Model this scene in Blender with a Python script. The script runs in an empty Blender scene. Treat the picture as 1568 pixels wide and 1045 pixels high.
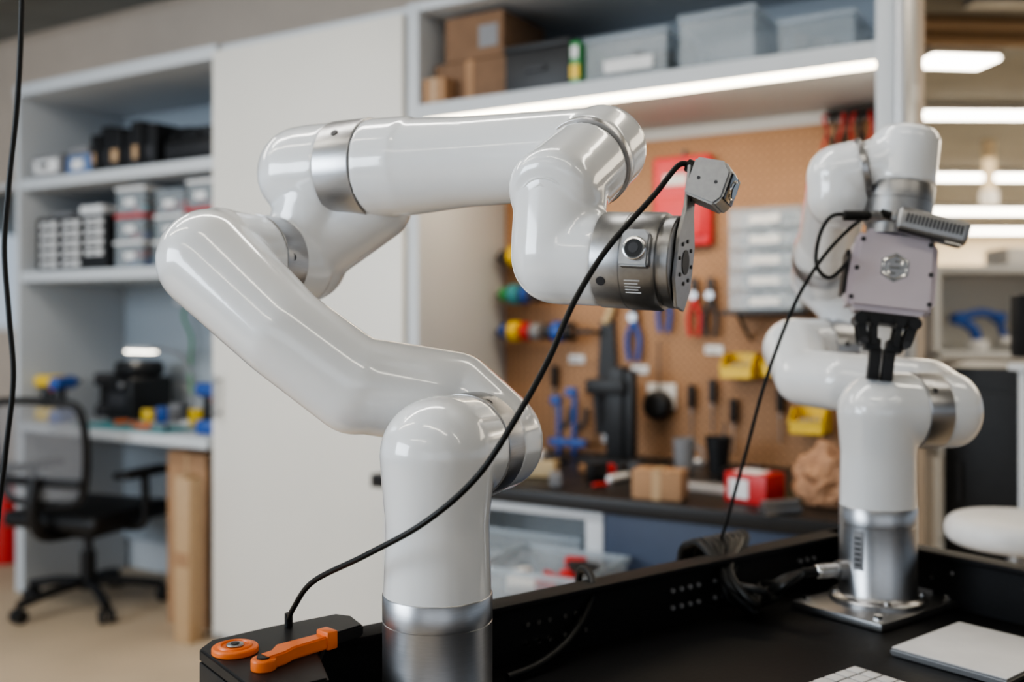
import bpy, bmesh, math, random
from mathutils import Vector, Matrix
from mathutils import noise as mn
random.seed(7)
V = Vector
# ------------------------------------------------------------------ materials
def mat(name, col, rough=0.5, metal=0.0, coat=0.0, var=0.04, scale=30.0, bump=0.0, emit=0.0, alpha=1.0, stretch=None, spec=0.5):
    m = bpy.data.materials.new(name); m.use_nodes = True
    nt = m.node_tree; b = nt.nodes['Principled BSDF']
    tc = nt.nodes.new('ShaderNodeTexCoord'); n = nt.nodes.new('ShaderNodeTexNoise')
    n.inputs['Scale'].default_value = scale; n.inputs['Detail'].default_value = 4
    if stretch:
        mp = nt.nodes.new('ShaderNodeMapping'); mp.inputs['Scale'].default_value = stretch
        nt.links.new(tc.outputs['Object'], mp.inputs['Vector']); nt.links.new(mp.outputs[0], n.inputs['Vector'])
    else:
        nt.links.new(tc.outputs['Object'], n.inputs['Vector'])
    r = nt.nodes.new('ShaderNodeValToRGB')
    c0 = [max(0, c*(1-var)) for c in col]; c1 = [min(1, c*(1+var)) for c in col]
    r.color_ramp.elements[0].position = .3; r.color_ramp.elements[1].position = .7
    r.color_ramp.elements[0].color = (*c0, 1); r.color_ramp.elements[1].color = (*c1, 1)
    nt.links.new(n.outputs['Fac'], r.inputs['Fac']); nt.links.new(r.outputs['Color'], b.inputs['Base Color'])
    b.inputs['Roughness'].default_value = rough; b.inputs['Metallic'].default_value = metal
    b.inputs['Coat Weight'].default_value = coat; b.inputs['Coat Roughness'].default_value = 0.03
    b.inputs['Specular IOR Level'].default_value = spec
    if bump:
        bp = nt.nodes.new('ShaderNodeBump'); bp.inputs['Strength'].default_value = bump; bp.inputs['Distance'].default_value = .002
        nt.links.new(n.outputs['Fac'], bp.inputs['Height']); nt.links.new(bp.outputs[0], b.inputs['Normal'])
    if emit:
        b.inputs['Emission Color'].default_value = (*col, 1); b.inputs['Emission Strength'].default_value = emit
    if alpha < 1: b.inputs['Alpha'].default_value = alpha
    return m

M_WHITE = mat('robot_white_gloss', (.80,.81,.82), .16, 0, .8, .01)
M_ALU = mat('brushed_aluminium', (.46,.46,.47), .32, 1, 0, .06, 60, stretch=(1,1,20))
M_ALU2 = mat('satin_aluminium', (.36,.36,.365), .38, 1, 0, .05, 200)
M_CHROME = mat('chrome', (.8,.8,.8), .12, 1)
M_BLK = mat('black_plastic', (.010,.010,.011), .45, 0, 0, .2, spec=.4)
M_BLKM = mat('black_powder_coat', (.006,.006,.007), .55, 0, 0, .2, 200, bump=.1, spec=.2)
M_RUB = mat('black_rubber', (.006,.006,.006), .45, spec=.35)
M_DARK = mat('dark_grey', (.03,.03,.034), .55)
M_GREY = mat('mid_grey', (.20,.20,.21), .55)
M_ORG = mat('orange_plastic', (.80,.17,.02), .4)
M_CAB = mat('cabinet_laminate', (.55,.575,.60), .5, 0, 0, .02, 4)
M_CABB = mat('cabinet_back_panel', (.34,.38,.42), .6, 0, 0, .02, 4)
M_DOOR = mat('door_laminate', (.74,.715,.66), .42, 0, 0, .02, 3)
M_WALL = mat('painted_drywall', (.52,.44,.37), .85, 0, 0, .04, 5)
M_WALLF = mat('cream_wall', (.68,.57,.41), .85, 0, 0, .04, 2)
M_FLOOR = mat('sealed_concrete', (.52,.41,.29), .55, 0, 0, .08, 2.5)
M_CEIL = mat('grey_ceiling', (.22,.235,.235), .85, 0, 0, .12, 3)
M_DUCT = mat('galvanised_duct', (.30,.33,.35), .5, .4, 0, .15, 8)
M_PIPE = mat('brown_pipe', (.30,.21,.13), .6)
M_CARD = mat('cardboard', (.36,.21,.115), .8, 0, 0, .08, 15)
M_CARDD = mat('shaded_cardboard', (.20,.115,.065), .8, 0, 0, .10, 15)  # darker copy of the cardboard, upper shelf shade put into its colour
M_TAPE = mat('packing_tape', (.46,.31,.18), .35)
M_LAMP = mat('lamp_diffuser', (1,.92,.78), .5, emit=16)
M_LED = mat('led_strip', (1,.86,.64), .5, emit=14)
M_CLEAR = mat('clear_bin', (.50,.56,.60), .15, alpha=.26)
M_CLID = mat('clear_bin_lid', (.50,.57,.63), .2, alpha=.42)
M_WP = mat('white_plastic', (.70,.70,.70), .4)
M_PAPER = mat('paper_white', (.75,.75,.75), .8)
M_RED = mat('red_plastic', (.50,.02,.02), .4)
M_REDF = mat('red_pouch', (.62,.022,.028), .45)
M_YEL = mat('yellow_plastic', (.75,.50,.02), .4)
M_BLUE = mat('blue_plastic', (.015,.07,.30), .4)
M_LBLUE = mat('pale_blue', (.12,.19,.36), .5)
M_NAVY = mat('navy_laminate', (.020,.034,.072), .5)
M_GREEN = mat('green_plastic', (.04,.28,.08), .4)
M_TEAL = mat('teal_cutting_mat', (.04,.24,.28), .6)
M_BENCH = mat('black_bench_top', (.012,.011,.011), .4, spec=.4)
M_PINK = mat('gripper_shell', (.62,.55,.60), .38, 0, .2, .02)
M_BAG = mat('kraft_paper_bag', (.40,.22,.125), .75, 0, 0, .18, 25, bump=.3)
M_WOOD = mat('pale_wood', (.50,.38,.22), .6)
M_SCREEN = mat('keycap_white', (.66,.66,.67), .45)
M_MESH = mat('chair_mesh', (.20,.20,.21), .8, 0, 0, .3, 400, alpha=.6)
M_GLASS = mat('lens_glass', (.01,.01,.015), .05, 0, 1)
M_LABEL = mat('label_text', (.75,.75,.75), .6)

def pegboard_mat():
    m = mat('pegboard_hardboard', (.37,.205,.11), .7, 0, 0, .07, 6)
    nt = m.node_tree; b = nt.nodes['Principled BSDF']
    ramp = [n for n in nt.nodes if n.type == 'VALTORGB'][0]
    tc = [n for n in nt.nodes if n.type == 'TEX_COORD'][0]
    k = 1/.0254
    a = nt.nodes.new('ShaderNodeVectorMath'); a.operation = 'MULTIPLY'; a.inputs[1].default_value = (k,0,k)
    f = nt.nodes.new('ShaderNodeVectorMath'); f.operation = 'FRACTION'
    s = nt.nodes.new('ShaderNodeVectorMath'); s.operation = 'SUBTRACT'; s.inputs[1].default_value = (.5,0,.5)
    l = nt.nodes.new('ShaderNodeVectorMath'); l.operation = 'LENGTH'
    c = nt.nodes.new('ShaderNodeMath'); c.operation = 'LESS_THAN'; c.inputs[1].default_value = .16
    mx = nt.nodes.new('ShaderNodeMix'); mx.data_type = 'RGBA'
    mx.inputs[7].default_value = (.05,.025,.012,1)
    nt.links.new(tc.outputs['Object'], a.inputs[0]); nt.links.new(a.outputs[0], f.inputs[0]); nt.links.new(f.outputs[0], s.inputs[0])
    nt.links.new(s.outputs[0], l.inputs[0]); nt.links.new(l.outputs['Value'], c.inputs[0]); nt.links.new(c.outputs[0], mx.inputs[0])
    nt.links.new(ramp.outputs['Color'], mx.inputs[6]); nt.links.new(mx.outputs[2], b.inputs['Base Color'])
    return m
M_PEG = pegboard_mat()

# ------------------------------------------------------------------ mesh builder
def frame(d):
    d = V(d).normalized()
    up = V((0,0,1)) if abs(d.z) < .9 else V((1,0,0))
    x = up.cross(d).normalized(); y = d.cross(x)
    return x, y, d
class MB:
    def __init__(s): s.v=[]; s.f=[]; s.fm=[]; s.mats=[]
    def mi(s, m):
        if m not in s.mats: s.mats.append(m)
        return s.mats.index(m)
    def raw(s, vs, fs, m, M=None):
        o = len(s.v); i = s.mi(m)
        for p in vs: s.v.append(tuple(M @ V(p)) if M is not None else tuple(p))
        for f in fs: s.f.append(tuple(o+k for k in f)); s.fm.append(i)
    def bmadd(s, bm, m, M=None):
        bm.verts.index_update()
        s.raw([v.co.copy() for v in bm.verts], [[v.index for v in f.verts] for f in bm.faces], m, M); bm.free()
    def box(s, lo, hi, m, bev=0, M=None, seg=2):
        lo=V(lo); hi=V(hi); bm = bmesh.new(); sz = hi-lo
        bmesh.ops.create_cube(bm, size=1, matrix=Matrix.Translation((lo+hi)/2) @ Matrix.Diagonal((sz.x,sz.y,sz.z,1)))
        if bev > 0: bmesh.ops.bevel(bm, geom=bm.edges[:], offset=bev, segments=seg, affect='EDGES', profile=.6)
        s.bmadd(bm, m, M)
    def poly(s, pts, h, m, M=None, bev=0):
        bm = bmesh.new(); a=[bm.verts.new((x,y,0)) for x,y in pts]
        f = bm.faces.new(a); r = bmesh.ops.extrude_face_region(bm, geom=[f])
        for v in r['geom']:
            if isinstance(v, bmesh.types.BMVert): v.co.z += h
        bmesh.ops.recalc_face_normals(bm, faces=bm.faces[:])
        if bev: bmesh.ops.bevel(bm, geom=bm.edges[:], offset=bev, segments=2, affect='EDGES')
        s.bmadd(bm, m, M)
    def lathe(s, p0, d, prof, m, seg=32, M=None):
        p0=V(p0); x,y,z = frame(d); vs=[]; fs=[]; rings=[]
        for r,h in prof:
            if r < 1e-6: vs.append(p0+z*h); rings.append([len(vs)-1])
            else:
                st=len(vs)
                for k in range(seg):
                    a=2*math.pi*k/seg; vs.append(p0+z*h+(x*math.cos(a)+y*math.sin(a))*r)
                rings.append(list(range(st,st+seg)))
        for A,B in zip(rings, rings[1:]):
            for k in range(seg):
                k2=(k+1)%seg
                if len(A)==1 and len(B)==1: continue
                if len(A)==1: fs.append((A[0],B[k2],B[k]))
                elif len(B)==1: fs.append((A[k],A[k2],B[0]))
                else: fs.append((A[k],A[k2],B[k2],B[k]))
        if len(rings[0])>1: fs.append(tuple(reversed(rings[0])))
        if len(rings[-1])>1: fs.append(tuple(rings[-1]))
        s.raw(vs, fs, m, M)
    def cyl(s, p0, p1, r, m, r1=None, seg=28, b=0, M=None):
        p0=V(p0); p1=V(p1); L=(p1-p0).length; r1 = r if r1 is None else r1
        if b: s.rcyl(p0,p1,r,m,b,b,seg,M)
        else: s.lathe(p0, p1-p0, [(r,0),(r1,L)], m, seg, M)
    def rcyl(s, p0, p1, r, m, b0=.01, b1=.01, seg=40, M=None):
        p0=V(p0); p1=V(p1); L=(p1-p0).length; pr=[(0,0)]
        for k in range(7):
            a=math.pi/2*k/6; pr.append((r-b0+b0*math.sin(a), b0-b0*math.cos(a)))
        for k in range(7):
            a=math.pi/2*k/6; pr.append((r-b1+b1*math.cos(a), L-b1+b1*math.sin(a)))
        pr.append((0,L)); s.lathe(p0,p1-p0,pr,m,seg,M)
    def cap(s, p0, p1, r0, m, r1=None, seg=36, M=None):
        p0=V(p0); p1=V(p1); L=(p1-p0).length; r1 = r0 if r1 is None else r1; pr=[]
        for k in range(11):
            a=math.pi/2*k/10; pr.append((r0*math.sin(a), -r0*math.cos(a)))
        for k in range(11):
            a=math.pi/2*k/10; pr.append((r1*math.cos(a), L+r1*math.sin(a)))
        pr[0]=(0,-r0); pr[-1]=(0,L+r1)
        s.lathe(p0, p1-p0, pr, m, seg, M)
    def tube(s, pts, r, m, seg=10, res=6, M=None, loop=False):
        P=[V(p) for p in pts]; out=[]; n=len(P)
        rng = range(n) if loop else range(n-1)
        for i in rng:
            if loop: a,b,c,d = P[(i-1)%n],P[i],P[(i+1)%n],P[(i+2)%n]
            else: a=P[max(i-1,0)]; b=P[i]; c=P[i+1]; d=P[min(i+2,n-1)]
            for k in range(res):
                t=k/res
                out.append(.5*((2*b)+(c-a)*t+(2*a-5*b+4*c-d)*t*t+(3*b-a-3*c+d)*t**3))
        if not loop: out.append(P[-1])
        N=len(out); x=None; vs=[]
        for i in range(N):
            if loop: t=(out[(i+1)%N]-out[i-1]).normalized()
            else: t=(out[min(i+1,N-1)]-out[max(i-1,0)]).normalized()
            if x is None: x=frame(t)[0]
            x=(x-t*x.dot(t)).normalized(); y=t.cross(x)
            for k in range(seg):
                a=2*math.pi*k/seg; vs.append(out[i]+(x*math.cos(a)+y*math.sin(a))*r)
        fs=[]
        for i in range(N if loop else N-1):
            j=(i+1)%N
            for k in range(seg):
                k2=(k+1)%seg; fs.append((i*seg+k,i*seg+k2,j*seg+k2,j*seg+k))
        if not loop:
            fs.append(tuple(reversed(range(seg)))); fs.append(tuple(range((N-1)*seg,N*seg)))
        s.raw(vs,fs,m,M)
    def torus(s, c, d, R, r, m, n=32, M=None):
        x,y,z=frame(d); c=V(c)
        pts=[c+(x*math.cos(2*math.pi*k/n)+y*math.sin(2*math.pi*k/n))*R for k in range(n)]
        s.tube(pts, r, m, 8, 1, M, True)
    def done(s, name, M=None, parent=None, angle=38):
        me=bpy.data.meshes.new(name); me.from_pydata(s.v,[],s.f)
        for m in s.mats: me.materials.append(m)
        for p,i in zip(me.polygons,s.fm): p.material_index=i; p.use_smooth=True
        me.update()
        me.set_sharp_from_angle(angle=math.radians(angle))
        o=bpy.data.objects.new(name,me); bpy.context.scene.collection.objects.link(o)
        if M is not None: o.matrix_world=M
        if parent: o.parent=parent
        return o
def empty(name):
    e=bpy.data.objects.new(name,None); bpy.context.scene.collection.objects.link(e); e.empty_display_size=.05
    return e
def blend(name, build, parent, vox=.0026, it=14):
    b=MB(); build(b)
    o=b.done(name,parent=parent,angle=180)
    r=o.modifiers.new('remesh','REMESH'); r.mode='VOXEL'; r.voxel_size=vox; r.use_smooth_shade=True
    s=o.modifiers.new('smooth','SMOOTH'); s.factor=.5; s.iterations=it
    return o

# frame of the cabinet wall: x along wall to the right, y into the wall, z up
T=V((.852,-.523,0)).normalized(); N=V((-T.y,T.x,0))
WM=Matrix(((T.x,N.x,0,-1.09),(T.y,N.y,0,3.68),(0,0,1,0),(0,0,0,1)))
# frame of the robot table: origin far right corner
TM=Matrix(((.8,-.6,0,.495),(.6,.8,0,1.52),(0,0,1,0),(0,0,0,1)))
TZ=.79

# ------------------------------------------------------------------ room shell
b=MB(); b.box((-9,-5,-.05),(13,18,0),M_FLOOR); b.done('floor')
b=MB(); b.box((-9,-5,2.70),(13,18,2.78),M_CEIL); b.done('ceiling')
b=MB()
b.box((-2.15,.6,0),(2.33,.72,2.7),M_WALL)
b.box((-6,.6,0),(-2.15,.72,1.12),M_WALL); b.box((-6,.6,1.92),(-2.15,.72,2.7),M_WALL)
b.box((-6,.6,1.12),(-4.2,.72,1.92),M_WALL)
b.done('wall_cabinet_side',WM)
b=MB()
for a,c in (((-4.2,.6,1.12),(-4.15,.7,1.92)),((-2.18,.6,1.12),(-2.15,.7,1.92)),((-4.2,.6,1.12),(-2.15,.7,1.15)),((-4.2,.6,1.89),(-2.15,.7,1.92)),((-3.25,.62,1.12),(-3.2,.68,1.92))):
    b.box(a,c,M_WP)
b.done('window_1',WM)
b=MB(); b.box((1,17,0),(13,17.2,2.7),M_WALLF); b.done('wall_far')
b=MB()
b.box((-9,-5,0),(13,-4.8,.8),M_WALL); b.box((-9,-5,2.4),(13,-4.8,2.7),M_WALL)
for x in (-9,-6,-3,0,3,6,9,12): b.box((x-.2,-5,.8),(x+.2,-4.8,2.4),M_WALL)
b.done('reflection_wall_behind')  # unseen wall with openings, added to give the robots light and dark reflections
b=MB()
for k in range(7):
    o=V((.45*k,.28*k,0)); b.box((-.02,-.02,2.64),(4.2,.02,2.70),M_DUCT,.004,Matrix.Translation(V((-6.5,5.2,0))+o*.55)@Matrix.Rotation(math.radians(-31),4,'Z'))
b.done('ceiling_channels')
b=MB()
for y,z,r in ((4.0,2.62,.06),(4.7,2.60,.035),(5.0,2.62,.05)):
    b.cyl((1.6,y,z),(9,y+.5,z),r,M_PIPE)
b.box((2.0,4.3,2.56),(8,4.42,2.70),M_DUCT); b.box((2.1,6.1,2.60),(2.5,6.3,2.70),M_WP)
for x in (4.0,4.6): b.box((x,8.4,2.25),(x+.08,8.46,2.7),M_WALLF); b.cyl((x+.04,8.43,2.15),(x+.04,8.43,2.27),.07,M_WP)
b.done('ceiling_pipes')
def lamp(x0,x1,y0,y1,z=2.62,w=.08,name='linear_ceiling_lamp'):
    b=MB(); d=V((x1-x0,y1-y0,0)); L=d.length; a=math.atan2(d.y,d.x)
    M=Matrix.Translation((x0,y0,z))@Matrix.Rotation(a,4,'Z')
    b.box((0,-w/2,0),(L,w/2,.015),M_LAMP); b.box((-.01,-w/2-.01,.015),(L+.01,w/2+.01,.06),M_WP)
    for k in (.2,.8): b.cyl((L*k,0,.06),(L*k,0,2.7-z),.004,M_GREY)
    b.done(name,M)
lamp(2.3,2.68,5.56,5.6,w=.22)
lamp(2.85,6.5,7.03,7.1,w=.18); lamp(4.1,9,10.1,10.2,w=.3); lamp(5.4,11,13.3,13.4,w=.4); lamp(6.5,12,16.2,16.3,w=.5)
lamp(-2.6,-1.2,1.6,.8); lamp(-.7,.7,.3,-.5); lamp(1.1,2.5,-.2,-1.0); lamp(-2.4,-1.0,-.6,-1.4)
lamp(.6,1.8,1.9,1.2)

# ------------------------------------------------------------------ built-in cabinet
b=MB()
c=M_CAB
b.box((-1.262,0,0),(-1.234,.56,2.2),c,.002)
b.box((-1.262,-.005,2.15),(0,.56,2.2),c,.002)
b.box((-1.262,.54,0),(0,.58,2.15),c)
b.box((-1.234,.01,1.745),(-.025,.54,1.79),c,.002)
b.box((-1.234,.01,1.345),(-.025,.54,1.39),c,.002)
b.box((-.025,.0,0),(-.002,.56,2.15),c,.002)
b.box((0,.02,0),(.885,.56,2.2),c)
b.box((.885,-.005,0),(.93,.56,2.2),c,.002)
b.box((.93,.54,0),(2.33,.58,2.2),c)
b.box((.93,.535,1.87),(2.30,.54,2.17),M_CABB); b.box((-1.234,.535,.9),(-.025,.54,2.15),M_CABB)
b.box((.93,-.005,1.82),(2.34,.54,1.87),c,.002)
b.box((.93,-.005,2.17),(2.38,.54,2.2),c,.002)
b.box((2.335,-.01,0),(2.38,.26,2.2),c,.002)
b.box((2.30,.26,0),(2.33,.58,2.2),c,.002)
b.done('built_in_cabinet',WM)
b=MB()
b.box((.0,-.022,.03),(.878,.016,2.168),M_DOOR,.003)
b.cyl((.045,-.05,.82),(.045,-.05,.98),.006,M_ALU2); b.cyl((.045,-.05,.84),(.045,-.02,.84),.005,M_ALU2); b.cyl((.045,-.05,.96),(.045,-.02,.96),.005,M_ALU2)
b.done('door_1',WM)
b=MB(); b.box((2.385,-.03,0),(2.41,.02,2.7),M_ALU2,.004); b.box((2.392,.02,0),(2.404,.05,2.7),M_GREY); b.done('steel_post',WM)
b=MB(); b.box((.95,-.004,1.806),(2.33,.012,1.820),M_LED); b.done('led_strip_light',WM)
b=MB(); b.box((.935,.515,.721),(2.298,.538,1.78),M_PEG,.001); b.done('pegboard_panel',WM)

# ------------------------------------------------------------------ left desk
b=MB()
b.box((-1.23,-.02,.70),(-.032,.535,.74),M_CAB,.003)
b.box((-1.23,.50,.15),(-.032,.53,.70),M_CABB)
b.box((-1.23,-.0,.0),(-1.20,.52,.70),M_CAB)
b.done('desk',WM)

def bin_(b,x0,x1,y0,y1,z0,h,body=M_CLEAR,lid=M_RED,content=None,n=9):
    t=.004
    for (a,c) in (((x0,y0),(x1,y0+t)),((x0,y1-t),(x1,y1)),((x0,y0),(x0+t,y1)),((x1-t,y0),(x1,y1))):
        b.box((a[0],a[1],z0),(c[0],c[1],z0+h*.86),body)
    b.box((x0,y0,z0),(x1,y1,z0+t),body)
    if lid: b.box((x0-.006,y0-.006,z0+h*.86),(x1+.006,y1+.006,z0+h),lid,.004)
    else:
        for (a,c) in (((x0-.008,y0-.008),(x1+.008,y0)),((x0-.008,y1),(x1+.008,y1+.008)),((x0-.008,y0),(x0,y1)),((x1,y0),(x1+.008,y1))):
            b.box((a[0],a[1],z0+h*.82),(c[0],c[1],z0+h*.88),M_CLID,.001)
    if content:
        for k in range(n):
            x=random.uniform(x0+.035,x1-.035); y=random.uniform(y0+.03,y1-.03); s=random.uniform(.018,.03)
            s=min(s,h*.35)
            R=Matrix.Translation((x,y,z0+.006+s*.6+h*random.uniform(0,.35)))@Matrix.Rotation(random.random()*3,4,'Z')
            b.box((-s,-s*.6,-s*.6),(s,s*.6,s*.6),random.choice(content),.003,R)
b=MB(); b.box((-1.17,.02,1.791),(-.97,.22,1.885),M_GREY,.008); b.box((-1.15,.015,1.81),(-.99,.02,1.865),M_PAPER,.002); b.box((-1.11,.01,1.83),(-1.05,.016,1.85),M_DARK); b.done('electronics_box',WM)
b=MB(); b.box((-.945,.03,1.791),(-.78,.24,1.87),M_LBLUE,.006); b.box((-.93,.03,1.871),(-.80,.2,1.905),M_GREY,.006); b.box((-.9,.024,1.81),(-.83,.03,1.85),M_PAPER); b.done('parts_box',WM)
b=MB()
x=-.77
for k in range(6):
    w=.05+.012*(k%3); h=.15+.015*((k*2)%3)
    b.box((x,.02+.01*(k%2),1.791),(x+w,.2,1.791+h),M_BLK,.005); b.box((x+.016,.015+.01*(k%2),1.82),(x+w-.016,.02+.01*(k%2),1.82+h*.3),M_DARK if k%2 else M_TAPE,.002)
    x+=w+.004
b.done('row_of_black_cases',WM)
b=MB(); b.box((-.335,.03,1.791),(-.05,.25,1.885),M_BLK,.02,seg=3); b.tube([(-.30,.05,1.88),(-.28,.05,1.915),(-.18,.05,1.915),(-.16,.05,1.88)],.006,M_BLK); b.box((-.32,.025,1.83),(-.07,.031,1.84),M_DARK,.001); b.box((-.31,.06,1.885),(-.09,.22,1.925),M_BLK,.01); b.done('black_tool_bag',WM)
b=MB()
b.box((-1.17,.04,1.391),(-.69,.20,1.62),M_BLK,.006)
for i in range(3):
    for j in range(5):
        x=-1.150+i*.153; z=1.402+j*.042
        if (i,j)!=(2,0): b.box((x+.012,.036,z+.004),(x+.128,.05,z+.030),M_WP,.003); b.box((x+.055,.024,z+.012),(x+.085,.037,z+.019),M_GREY,.002)
b.box((-1.1,.06,1.621),(-.95,.18,1.64),M_GREY,.004); b.box((-.9,.06,1.621),(-.75,.18,1.66),M_WP,.004)
b.done('small_parts_organizer',WM)
def binstack(name,x0,x1,n,h,lid,content,y0=.03,y1=.25,z=1.391,labels=True):
    b=MB()
    for k in range(n):
        dx=.006*((k*7)%3-1)
        bin_(b,x0+dx,x1+dx,y0,y1,z+k*h,h-.001,M_CLEAR,lid[k%len(lid)],content,18)
        if labels: b.box(((x0+x1)/2-.03,y0-.002,z+k*h+h*.3),((x0+x1)/2+.03,y0-.0005,z+k*h+h*.55),M_PAPER)
    b.done(name,WM)
binstack('storage_bin_stack',-.62,-.45,3,.108,[M_WP,M_RED,M_WP],[M_RED,M_DARK,M_BLUE,M_TEAL])
binstack('storage_bin_stack',-.38,-.22,3,.10,[M_WP,M_WP,M_CLID],[M_RED,M_WP,M_GREY])
binstack('storage_bin_stack',-.20,-.05,3,.108,[M_CLID,M_RED,M_WP],[M_GREY,M_WP,M_RED])
def drill(b,M,col,col2=M_BLK):
    b.cyl((-.07,0,.17),(.06,0,.17),.028,col,b=.008,M=M); b.cyl((.06,0,.17),(.10,0,.17),.018,col2,r1=.010,M=M)
    b.box((-.045,-.017,.05),(-.005,.017,.16),col2,.01,M); b.box((-.065,-.03,0),(.035,.03,.055),col,.01,M); b.box((-.005,-.008,.125),(.006,.008,.15),M_RED,.003,M)
def Rz(x,y,z,a): return Matrix.Translation((x,y,z))@Matrix.Rotation(a,4,'Z')
for x,y,a,c in ((-1.15,.10,.4,M_YEL),(-1.02,.07,1.9,M_BLUE),(-.13,.10,.2,M_BLUE),(-1.10,.36,1.0,M_DARK)):
    b=MB(); drill(b,Rz(x,y,.741,a),c); b.done('cordless_drill',WM)
b=MB(); b.box((-.95,.22,.741),(-.77,.44,.93),M_BLK,.02,seg=3); b.box((-.93,.24,.93),(-.79,.42,1.0),M_BLK,.03,seg=3); b.box((-.92,.21,.80),(-.80,.222,.86),M_DARK,.004); b.cyl((-.82,.21,.90),(-.82,.20,.90),.012,M_GREY); b.done('label_printer',WM)
b=MB(); b.box((-.88,.0,.741),(-.30,.20,.745),M_TEAL,.001)
b.done('cutting_mat',WM)
b=MB()
cells=[(-.70,.25),(-.62,.33),(-.60,.24),(-.40,.25),(-.36,.36),(-.28,.28),(-.22,.40),(-.16,.25),(-.68,.42),(-.42,.44),(-.30,.44),(-.55,.44),(-.14,.34),(-.22,.17)]
for x,y in cells:
    R=Rz(x,y,.7465,random.random()*3); s=random.uniform(.022,.035)
    b.box((-s,-s*.6,0),(s,s*.6,s*random.uniform(.9,3.0)),random.choice([M_YEL,M_BLK,M_BLK,M_BLUE,M_DARK,M_BLK,M_GREY]),.005,R)
for x in (-.70,-.62,-.54,-.46,-.38):
    R=Rz(x,random.uniform(.05,.14),.755,random.random()*3); c=random.choice([M_YEL,M_RED,M_BLUE,M_ORG,M_BLK])
    b.cyl((-.05,0,0),(.01,0,0),.009,c,b=.003,M=R); b.cyl((.01,0,0),(.08,0,0),.003,M_ALU2,M=R)
b.done('pile_of_hand_tools',WM)
b=MB(); b.cyl((-.50,.32,.741),(-.50,.32,.755),.05,M_WP,b=.005); b.tube([(-.50,.32,.75),(-.49,.32,.9),(-.55,.31,1.02),(-.64,.28,1.055),(-.70,.27,1.06)],.007,M_GREY)
b.box((-.86,.25,1.045),(-.70,.30,1.062),M_WP,.004); b.box((-.855,.253,1.04),(-.705,.297,1.046),M_LAMP); b.done('desk_lamp',WM)
b=MB(); b.box((-.85,.51,1.25),(-.60,.534,1.29),M_WP,.006); b.tube([(-.74,.52,1.27),(-.74,.47,1.2),(-.71,.49,1.1),(-.73,.50,.98),(-.70,.48,.85)],.006,M_GREEN); b.done('power_strip',WM)
b=MB(); b.box((-.335,.05,0),(-.115,.30,.665),M_CARD,.004); b.box((-.23,.048,.0),(-.215,.0495,.665),M_TAPE); b.cyl((-.225,.0495,.34),(-.225,.047,.34),.02,M_DARK); b.box((-.33,.055,.666),(-.23,.295,.67),M_CARD); b.done('cardboard_box',WM)
b=MB(); b.box((-.115,-.10,0),(-.035,-.035,.60),M_TAPE,.003); b.box((-.11,-.1015,.28),(-.04,-.1005,.33),M_CARD); b.box((-.114,-.099,.60),(-.06,-.036,.612),M_TAPE,.001); b.done('cardboard_box',WM)
b=MB(); M=Matrix.Translation((-2.46,4.85,0)); b.rcyl((0,0,0),(0,0,.42),.07,M_RED,.01,.05,M=M); b.cyl((0,0,.42),(0,0,.47),.02,M_BLK,M=M); b.box((-.07,-.01,.47),(.05,.01,.49),M_BLK,.003,M); b.tube([(-.03,0,.46),(-.1,0,.42),(-.11,0,.2)],.01,M_BLK,M=M); b.done('fire_extinguisher')

# ------------------------------------------------------------------ office chair
b=MB()
C=Matrix.Translation((-1.745,4.10,0))@Matrix.Rotation(math.radians(-20),4,'Z')@Matrix.Diagonal((1,1,.95,1))
for k in range(5):
    a=math.radians(90+72*k+20); d=V((math.cos(a),math.sin(a),0))
    b.tube([d*.03+V((0,0,.11)),d*.16+V((0,0,.10)),d*.29+V((0,0,.075))],.019,M_BLK,M=C)
    b.cyl(d*.29+V((0,0,.07)),d*.29+V((0,0,.045)),.012,M_BLK,M=C)
    s=V((-d.y,d.x,0))
    for q in (-1,1): b.cyl(d*.29+s*.008*q+V((0,0,.031)),d*.29+s*.028*q+V((0,0,.031)),.029,M_BLK,b=.006,seg=20,M=C)
b.cyl((0,0,.08),(0,0,.24),.03,M_BLK,M=C); b.cyl((0,0,.22),(0,0,.34),.018,M_DARK,M=C)
b.box((-.12,-.12,.32),(.12,.12,.37),M_BLK,.02,C)
b.box((-.235,-.22,.37),(.235,.25,.44),M_BLK,.032,C,seg=4)
b.tube([(0,-.10,.34),(0,-.24,.36),(0,-.29,.46),(0,-.275,.60)],.024,M_BLK,M=C)
pts=[]
for x,z in ((-.19,.53),(-.10,.49),(.10,.49),(.19,.53),(.225,.72),(.21,.88),(.12,.91),(-.12,.91),(-.21,.88),(-.225,.72)):
    pts.append((x,-.25-.04*((z-.55)/.35)+.18*x*x*2,z))
b.tube(pts,.016,M_BLK,loop=True,M=C)
vs=[];fs=[]
for j in range(9):
    for i in range(9):
        z=.505+.39*j/8; w=.20+.015*math.sin(math.pi*j/8); x=-w+2*w*i/8
        vs.append((x,-.25-.04*((z-.55)/.35)+.36*x*x-.005,z))
for j in range(8):
    for i in range(8): a=j*9+i; fs.append((a,a+1,a+10,a+9))
b.raw(vs,fs,M_MESH,C)
b.box((-.20,-.265,.56),(.20,-.235,.60),M_BLK,.01,C)
for q in (-1,1):
    b.tube([(q*.20,0,.36),(q*.28,0,.38),(q*.29,0,.50),(q*.285,0,.585)],.016,M_BLK,M=C)
    b.box((q*.285-.04,-.14,.585),(q*.285+.04,.13,.615),M_BLK,.013,C,seg=3)
b.done('office_chair')

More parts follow.
